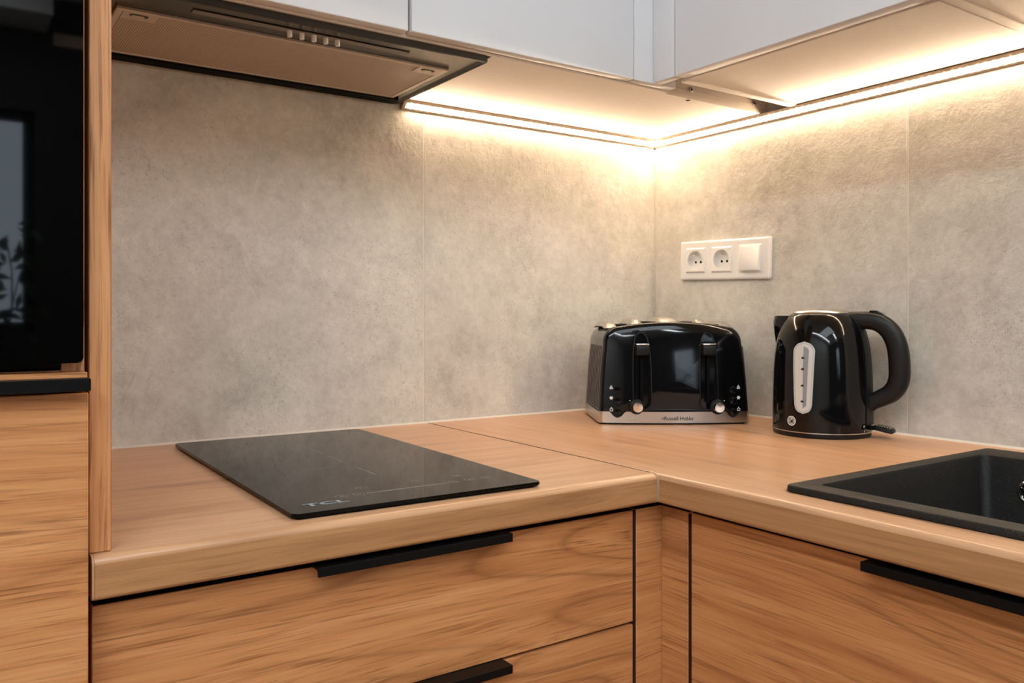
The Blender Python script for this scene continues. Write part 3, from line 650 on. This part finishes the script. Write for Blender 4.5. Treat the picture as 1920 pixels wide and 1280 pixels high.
for c, v in ((-.0735, .0337), (.0785, .0330)):
    f0 = tf(c, v); bm = B(); lathe(bm, [(.0, f0 + .004), (.0140, f0 + .004), (.0140, f0 - .002), (.0128, f0 - .0034), (.0, f0 - .0034)], 36, (c, 0, v), 'Y'); dl = build('dial_ring', bm, 'black_plastic', to, local=True, smooth=40)
    bm = B(); lathe(bm, [(.0, f0), (.0095, f0), (.0095, f0 - .0135), (.0086, f0 - .0148), (.0, f0 - .0150)], 36, (c, 0, v), 'Y'); build('dial_knob', bm, 'chrome', dl, local=True, smooth=40)
    bm = B(); lathe(bm, [(.0, f0 - .0006), (.0009, f0 - .0006), (.0009, f0), (.0, f0)], 10, (c - math.copysign(.0105, -c) * (-1 if c < 0 else 1) * 0 + (-.0125 if c < 0 else .0125), 0, v + .0115), 'Y'); build('dial_mark', bm, 'print_white', to, local=True)
for sgn in (-1, 1):
    for k, v in enumerate((.0640, .0437, .0228)):
        u = sgn * .1085; f0 = tf(u, v); bm = B(); lathe(bm, [(.0, f0 + .004), (.0068, f0 + .004), (.0068, f0 - .0016), (.0058, f0 - .0026), (.0, f0 - .0030)], 28, (u, 0, v), 'Y'); build('button', bm, 'black_gloss', to, local=True, smooth=40)
        uu = sgn * .1197; vv = v + .0060; bm = B()
        if k == 0:                                    # triangle on a tray
            tri = [(0, .0036), (.0029, -.0008), (-.0029, -.0008)]; tin = [(0, .0018), (.0013, -.0001), (-.0013, -.0001)]
            loft(bm, [[(uu + x, 0, vv + z) for x, z in tri], [(uu + x, 0, vv + z) for x, z in tin]], cap0=False, cap1=False)
            for y0, y1, w in ((-.0022, -.0014, .0030), (-.0038, -.0029, .0030)):
                q = [bm.verts.new((uu + x, 0, vv + z)) for x, z in ((-w, y0), (w, y0), (w, y1), (-w, y1))]; bm.faces.new(q)
        elif k == 1:                                  # snowflake
            for j in range(3):
                a = j * PI / 3; c_, s_ = math.cos(a), math.sin(a)
                q = [bm.verts.new((uu + x * c_ - z * s_, 0, vv + x * s_ + z * c_)) for x, z in ((-.0036, -.0005), (.0036, -.0005), (.0036, .0005), (-.0036, .0005))]; bm.faces.new(q)
            n_ = 6; o_ = [bm.verts.new((uu + .0028 * math.cos(2*PI*i/n_), 0, vv + .0028 * math.sin(2*PI*i/n_))) for i in range(n_)]; i_ = [bm.verts.new((uu + .0020 * math.cos(2*PI*i/n_), 0, vv + .0020 * math.sin(2*PI*i/n_))) for i in range(n_)]
            for i in range(n_): j = (i + 1) % n_; bm.faces.new((o_[i], o_[j], i_[j], i_[i]))
        else:                                         # slice with a rising arrow
            o_ = [(-.0028, -.0036), (.0028, -.0036), (.0028, .0008), (.0014, .0014), (-.0014, .0014), (-.0028, .0008)]; i_ = [(x * .68, -.0011 + (z + .0011) * .66) for x, z in o_]
            loft(bm, [[(uu + x, 0, vv + z) for x, z in o_], [(uu + x, 0, vv + z) for x, z in i_]], cap0=False, cap1=False)
            q = [bm.verts.new((uu + x, 0, vv + z)) for x, z in ((0, .0042), (.0013, .0022), (-.0013, .0022))]; bm.faces.new(q)
        build('symbol', on_front(bm, .0003), 'print_white', to, local=True)
# steel band round the foot, dipping under the lowest buttons
def band_top(u):
    d = abs(abs(u) - .1085); return .0245 - (.0115 * math.cos(min(1, d / .0135) * PI / 2) ** 0.8 if d < .0135 else 0)
path = [(-.1380, .195), (-.1430, .180), (-.1432, .10), (-.1432, tf(-.1425, 0) + .0085), (-.1412, tf(-.14, 0) + .0035)]
us = [-.1395 + .279 * i / 90 for i in range(91)]
path += [(u, tf(u, .012) + (.0018 if abs(u) > .138 else 0)) for u in us]
path += [(.1412, tf(-.14, 0) + .0035), (.1432, tf(-.1425, 0) + .0085), (.1432, .10), (.1430, .180), (.1380, .195)]
bm = B(); lo_, hi_, hb_, lb_ = [], [], [], []
for u, s in path:
    t_ = band_top(u) if abs(u) < .14 and s < .03 else .0245
    lo_.append((u, s - .0008, .0035)); hi_.append((u, s - .0008, t_)); hb_.append((u * .99, s + .0012, t_)); lb_.append((u * .99, s + .0012, .0035))
loft(bm, list(map(list, zip(lo_, hi_, hb_, lb_)))); build('base_band', bm, 'steel', to, local=True, smooth=30)
build('foot_plate', prism(B(), rrect(-.136, .136, .014, .192, .012, 4), .0030, 'XY', .0002), 'black_plastic', to, local=True)
bm = text_bm('Russell Hobbs', .0098, 1.0, .98, bold=.00012); bmesh.ops.rotate(bm, cent=(0, 0, 0), matrix=Matrix.Rotation(PI / 2, 3, 'X'), verts=bm.verts); bmesh.ops.translate(bm, vec=(.0045, 0, .0118), verts=bm.verts)
build('lettering', on_front(bm, .0012), 'print_dark', to, local=True)
bm = B()
for ro, ri in ((.0026, .0021), (.0013, .0008)): ring2d(bm, 0, 0, ro, ri, 0, 14, .75)
bmesh.ops.rotate(bm, cent=(0, 0, 0), matrix=Matrix.Rotation(PI / 2, 3, 'X'), verts=bm.verts); bmesh.ops.translate(bm, vec=(-.0250, 0, .0120), verts=bm.verts); build('emblem', on_front(bm, .0012), 'print_dark', to, local=True)
# ribbed side cheeks
for sgn in (-1, 1):
    for i in range(9):
        s = .028 + i * .0175; bm = B()
        R_ = []
        for q in range(9):
            v = .027 + .118 * q / 8; w = tw(v); R_.append([(sgn * (w - .002), s - .006, v), (sgn * (w + .0008), s - .004, v), (sgn * (w + .0008), s + .004, v), (sgn * (w - .002), s + .006, v)])
        loft(bm, R_); build('side_rib', bm, 'side_gloss', to, local=True, smooth=30)
# brushed top with the ridges that frame the four slots
def top_v(u): k = 1 - (u / u0) ** 2; return v0 + (.1915 - v0) * k
for c, w in ((-.1130, .0130), (-.0640, .0130), (0.0, .0240), (.0640, .0130), (.1100, .0150)):
    bm = B(); R_ = []
    for q in range(9):
        s = .050 + .125 * q / 8; e = min(1.0, math.sin(PI * (q + .25) / 8.5) * 1.6); ring_ = []
        for i in range(9):
            a = PI * i / 8; x = c + w * math.cos(a); ring_.append((x, s, top_v(min(.108, max(-.108, x))) - .004 + (.0045 + .0095 * math.sin(a)) * max(.05, e) ))
        R_.append(ring_)
    loft(bm, R_); build('slot_surround', bm, 'steel', to, local=True, smooth=50)
for c in (-.0885, -.0355, .0355, .0870):
    bm = rbox((c - .0095, .055, top_v(c) - .003), (c + .0095, .170, top_v(c) + .0012), .0006, 1); build('bread_slot', bm, 'black_deep', to, local=True)

# ------------------------------------------------------------------ kettle (local: +x to the handle)
kt = empty('kettle', (-.0991, -.4952, T), math.radians(-70.8), 'black cordless kettle with a water gauge beside the toaster', 'kettle')
KP = [(.0856, .0085), (.0858, .020), (.0856, .050), (.0850, .080), (.0840, .110), (.0822, .135), (.0795, .155), (.0755, .172), (.0710, .184), (.0655, .1935), (.0600, .2000), (.0550, .2045), (.0520, .2062)]
KQ = .930; KP = [(r * KQ, z) for r, z in KP]
def kr(z):
    for (r0, z0), (r1, z1) in zip(KP, KP[1:]):
        if z0 <= z <= z1: return r0 + (r1 - r0) * (z - z0) / (z1 - z0)
    return KP[0][0] if z < KP[0][1] else KP[-1][0]
bm = B(); lathe(bm, [(.0, .0005), (.0775, .0005), (.0785, .0020), (.0785, .0068), (.0775, .0078), (.0, .0078)], 72); build('power_base', bm, 'black_plastic', kt, local=True, smooth=40)
bm = B(); lathe(bm, [(.0, .0085)] + KP + [(.0, .2062)], 96); build('body', bm, 'black_gloss', kt, local=True, smooth=35)
bm = B(); lathe(bm, [(.0780, .0078), (.0802, .0082), (.0802, .0098), (.0780, .0102)], 72); build('base_ring', bm, 'steel', kt, local=True, smooth=40)
bm = B(); lathe(bm, [(.0, .2055), (.0465, .2058), (.0470, .2075), (.0456, .2095), (.0400, .2125), (.0280, .2148), (.0140, .2158), (.0, .2160)], 64); build('lid', bm, 'steel', kt, local=True, smooth=50)
def KS(ang, z, off=0.0): r = kr(z) + off; return (r * math.cos(ang), r * math.sin(ang), z)
# handle: spine strip on the body and the looped grip
bm = B(); R_ = []
for i in range(25):
    z = .022 + (.2035 - .022) * i / 24; hw_ = .0225 - .004 * (i / 24); aw = hw_ / kr(z)
    R_.append([KS(-aw, z, -.003), KS(-aw, z, .0016), KS(-aw * .5, z, .0022), KS(0, z, .0024), KS(aw * .5, z, .0022), KS(aw, z, .0016), KS(aw, z, -.003)])
loft(bm, R_); build('spine', bm, 'black_plastic', kt, local=True, smooth=40)
HP = [(.050, .1925, .0150), (.074, .1935, .0148), (.094, .1920, .0150), (.1100, .1860, .0152), (.1235, .1740, .0155), (.1325, .1570, .0158), (.1370, .1380, .0160), (.1385, .1180, .0162), (.1380, .0990, .0160), (.1330, .0840, .0158), (.1230, .0730, .0152), (.1080, .0650, .0142), (.0930, .0580, .0135), (.0800, .0500, .0150)]
# smooth the path with Catmull-Rom
def crom(P, n=5):
    out = []
    for i in range(len(P) - 1):
        p0 = P[max(0, i - 1)]; p1 = P[i]; p2 = P[i + 1]; p3 = P[min(len(P) - 1, i + 2)]
        for k in range(n):
            t_ = k / n; out.append(tuple(.5 * (2*b + (c - a)*t_ + (2*a - 5*b + 4*c - d)*t_*t_ + (3*b - a - 3*c + d)*t_**3) for a, b, c, d in zip(p0, p1, p2, p3)))
    return out + [P[-1]]
HP = [(r * .879 + .001, z + .002, th) for r, z, th in HP]; hp = crom(HP); bm = B(); R_ = []
for i, (r, z, th) in enumerate(hp):
    a = hp[max(0, i - 1)]; b = hp[min(len(hp) - 1, i + 1)]; d = Vector((b[0] - a[0], b[1] - a[1])).normalized(); n_ = Vector((-d.y, d.x)); ring_ = []
    for k in range(20):
        an = 2 * PI * k / 20; ca, sa = math.cos(an), math.sin(an); sg = lambda x: math.copysign(abs(x) ** .75, x)
        off = n_ * (th * sg(ca)); ring_.append((r + off.x, .0145 * sg(sa), z + off.y))
    R_.append(ring_)
loft(bm, R_); hn = build('handle', bm, 'black_plastic', kt, local=True, smooth=50)
bm = B(); R_ = []
for r, z, h in ((.0785, .2085, .001), (.0792, .2092, .0025), (.0890, .2088, .0030), (.0985, .2035, .0030), (.1000, .2025, .001)):
    R_.append([(r, -.009, z - .003), (r, -.0085, z + h), (r, .0085, z + h), (r, .009, z - .003)])
loft(bm, R_); build('lid_button', bm, 'black_gloss', hn, local=True, smooth=30)
# spout
bm = B(); R_ = []
for z, out, hw_ in ((.150, .0005, .010), (.165, .006, .017), (.180, .0125, .0205), (.192, .0190, .0215), (.2030, .0255, .0210)):
    rb = kr(z); R_.append([(-(rb - .008), -hw_, z), (-(rb + out * .55), -hw_ * .75, z), (-(rb + out), -hw_ * .25, z), (-(rb + out), hw_ * .25, z), (-(rb + out * .55), hw_ * .75, z), (-(rb - .008), hw_, z)])
loft(bm, R_); build('spout', bm, 'black_gloss', kt, local=True, smooth=60)
# water gauge on the curved side
AG = math.radians(-95.8)
def gauge(name, mat, parent, hw_t, hw_b, z0, z1, off, side=0):
    bm = B(); n_ = 40; L_, R2 = [], []
    rt_, rb_ = hw_t, hw_b
    for i in range(n_ + 1):
        z = z0 + (z1 - z0) * i / n_; f = i / n_; w = hw_b + (hw_t - hw_b) * f
        if z > z1 - hw_t: w = min(w, math.sqrt(max(0, hw_t**2 - (z - (z1 - hw_t))**2)))
        if z < z0 + hw_b: w = min(w, math.sqrt(max(0, hw_b**2 - (z0 + hw_b - z)**2)))
        w = max(w, .0004); lo = -w if side <= 0 else .0; hi = w
        ring_ = [KS(AG + (lo + (hi - lo) * k / 6) / .077, z, off) for k in range(7)]
        base = [KS(AG + (lo + (hi - lo) * k / 6) / .077, z, -.002) for k in (6, 0)]
        L_.append(ring_ + base)
    loft(bm, L_); return build(name, bm, mat, parent, local=True, smooth=40)
gf = gauge('gauge_frame', 'gauge_frame', kt, .0190, .0135, .0405, .1600, .0012)
gauge('gauge_window', 'gauge_light', gf, .0150, .0100, .0440, .1560, .0018)
gauge('gauge_water', 'gauge_dark', gf, .0090, .0055, .0500, .1520, .0021, side=1)
for z in (.1330, .1145, .0870, .0610):
    bm = B(); pts_ = [(-.0032, -.0014), (.0012, -.0014), (.0020, .0012), (-.0028, .0016)]
    vs = [bm.verts.new(KS(AG + x / .077 + .004, z + h, .0025)) for x, h in pts_]; bm.faces.new(vs)
    vs2 = [bm.verts.new(KS(AG + x / .077 + .004, z + h, .0020)) for x, h in ((-.002, .0026), (.0012, .0026), (.0012, .0020), (-.002, .0020))]; bm.faces.new(vs2)
    build('level_mark', bm, 'black_plastic', gf, local=True)
# round white emblem: ring with a woven pattern
AE = math.radians(-110.5); ze = .0270
bm = B()
def em(x, h): return KS(AE + x / .0798, ze + h, .0004)
n_ = 32; RE = .0082
for ro, ri in ((RE, RE - .0007),):
    a = [bm.verts.new(em(ro * math.cos(2*PI*i/n_), ro * math.sin(2*PI*i/n_))) for i in range(n_)]; b = [bm.verts.new(em(ri * math.cos(2*PI*i/n_), ri * math.sin(2*PI*i/n_))) for i in range(n_)]
    for i in range(n_): j = (i + 1) % n_; bm.faces.new((a[i], a[j], b[j], b[i]))
def stroke(p, q, w=.00034):
    d = Vector((q[0] - p[0], q[1] - p[1])); 
    if d.length < 1e-6: return
    n2 = Vector((-d.y, d.x)).normalized() * w; vs = [bm.verts.new(em(x, h)) for x, h in ((p[0] + n2.x, p[1] + n2.y), (q[0] + n2.x, q[1] + n2.y), (q[0] - n2.x, q[1] - n2.y), (p[0] - n2.x, p[1] - n2.y))]; bm.faces.new(vs)
for k in range(-3, 4):
    d = k * .0022; hl = math.sqrt(max(0, (RE - .0006)**2 - d * d)); c_ = math.cos(.9); s_ = math.sin(.9)
    for sg in (1, -1):
        cs, sn = c_, s_ * sg; seg = [(-hl, -hl * .25), (hl * .2, hl)] if sg > 0 else [(-hl, -hl * .1), (hl * .35, hl)]
        for t0, t1 in seg: stroke((t0 * cs - d * sn, t0 * sn + d * cs), (t1 * cs - d * sn, t1 * sn + d * cs))
build('emblem', bm, 'print_white', kt, local=True)
# power toggle and its marks at the foot of the spine
bm = B(); R_ = []
for r, z, hw_, th in ((.074, .0150, .006, .003), (.084, .0165, .0075, .0032), (.089, .0180, .0135, .0038), (.106, .0150, .0160, .0040), (.1135, .0130, .0130, .0034), (.1155, .0125, .008, .002)):
    R_.append([(r, y, z + h) for y, h in ((-hw_, -th), (hw_, -th), (hw_, th * .4), (hw_ * .8, th), (-hw_ * .8, th), (-hw_, th * .4))])
loft(bm, R_); tg = build('toggle', bm, 'black_plastic', kt, local=True, smooth=40)
for i in range(6):
    r = .0910 + i * .0038; build('grip_bar', rbox((r - .0011, -.0115, .0205 - (r - .089) * .15), (r + .0011, .0115, .0228 - (r - .089) * .15), .0005, 1), 'steel', tg, local=True)
bm = B(); A0 = math.radians(-20.5)
for i in range(14):
    a, b = 2*PI*i/14, 2*PI*(i+1)/14; vs = [bm.verts.new(KS(A0 + r * math.cos(x) / .0798, .0205 + r * math.sin(x), .0005)) for r, x in ((.0020, a), (.0020, b), (.0013, b), (.0013, a))]; bm.faces.new(vs)
build('off_mark', bm, 'print_white', kt, local=True)
bm = B(); vs = [bm.verts.new(KS(A0 + x / .0798, z, .0005)) for x, z in ((-.0004, .0110), (.0004, .0110), (.0004, .0142), (-.0004, .0142))]; bm.faces.new(vs); build('on_mark', bm, 'print_white', kt, local=True)

# ------------------------------------------------------------------ plant by the window (seen mirrored in the oven)
shb = empty('potted_plant', (-1.22, -4.22, 0.0), 0, 'tall potted plant in front of the window behind the viewer', 'plant')
bm = B(); lathe(bm, [(.0, .0005), (.11, .0005), (.15, .28), (.155, .30), (.140, .30), (.135, .27), (.0, .27)], 32); build('pot', bm, 'black_plastic', shb, local=True, smooth=40)
bm = B(); lf = B()
for k in range(9):
    a = random.uniform(-.5, .5); p = Vector((0, 0, .26)); d = Vector((math.sin(a) * .35, random.uniform(-.1, .1), 1)).normalized(); r = .012; prev = None; tot = random.uniform(.85, 1.45)
    for s in range(9):
        ring_ = [bm.verts.new((p.x + r * math.cos(2*PI*i/5), p.y + r * math.sin(2*PI*i/5), p.z)) for i in range(5)]
        if prev:
            for i in range(5): j = (i + 1) % 5; bm.faces.new((prev[i], prev[j], ring_[j], ring_[i]))
        prev = ring_
        if s > 3:
            for q in range(9):
                c = p + Vector((random.uniform(-.14, .14), random.uniform(-.05, .05), random.uniform(-.1, .1))); u = Vector((random.uniform(-1, 1), random.uniform(-.4, .4), random.uniform(-.6, .6))).normalized() * random.uniform(.03, .05); w = u.cross(Vector((.2, 1, .1))).normalized() * .014
                lf.faces.new([lf.verts.new(c - u), lf.verts.new(c + w), lf.verts.new(c + u), lf.verts.new(c - w)])
        p = p + d * (tot / 9); d = (d + Vector((random.uniform(-.15, .15), random.uniform(-.1, .1), 0))).normalized(); r *= .86
build('stems', bm, 'bark', shb, local=True)
lo = build('foliage', lf, 'leaf', shb, local=True); lo['kind'] = 'stuff'
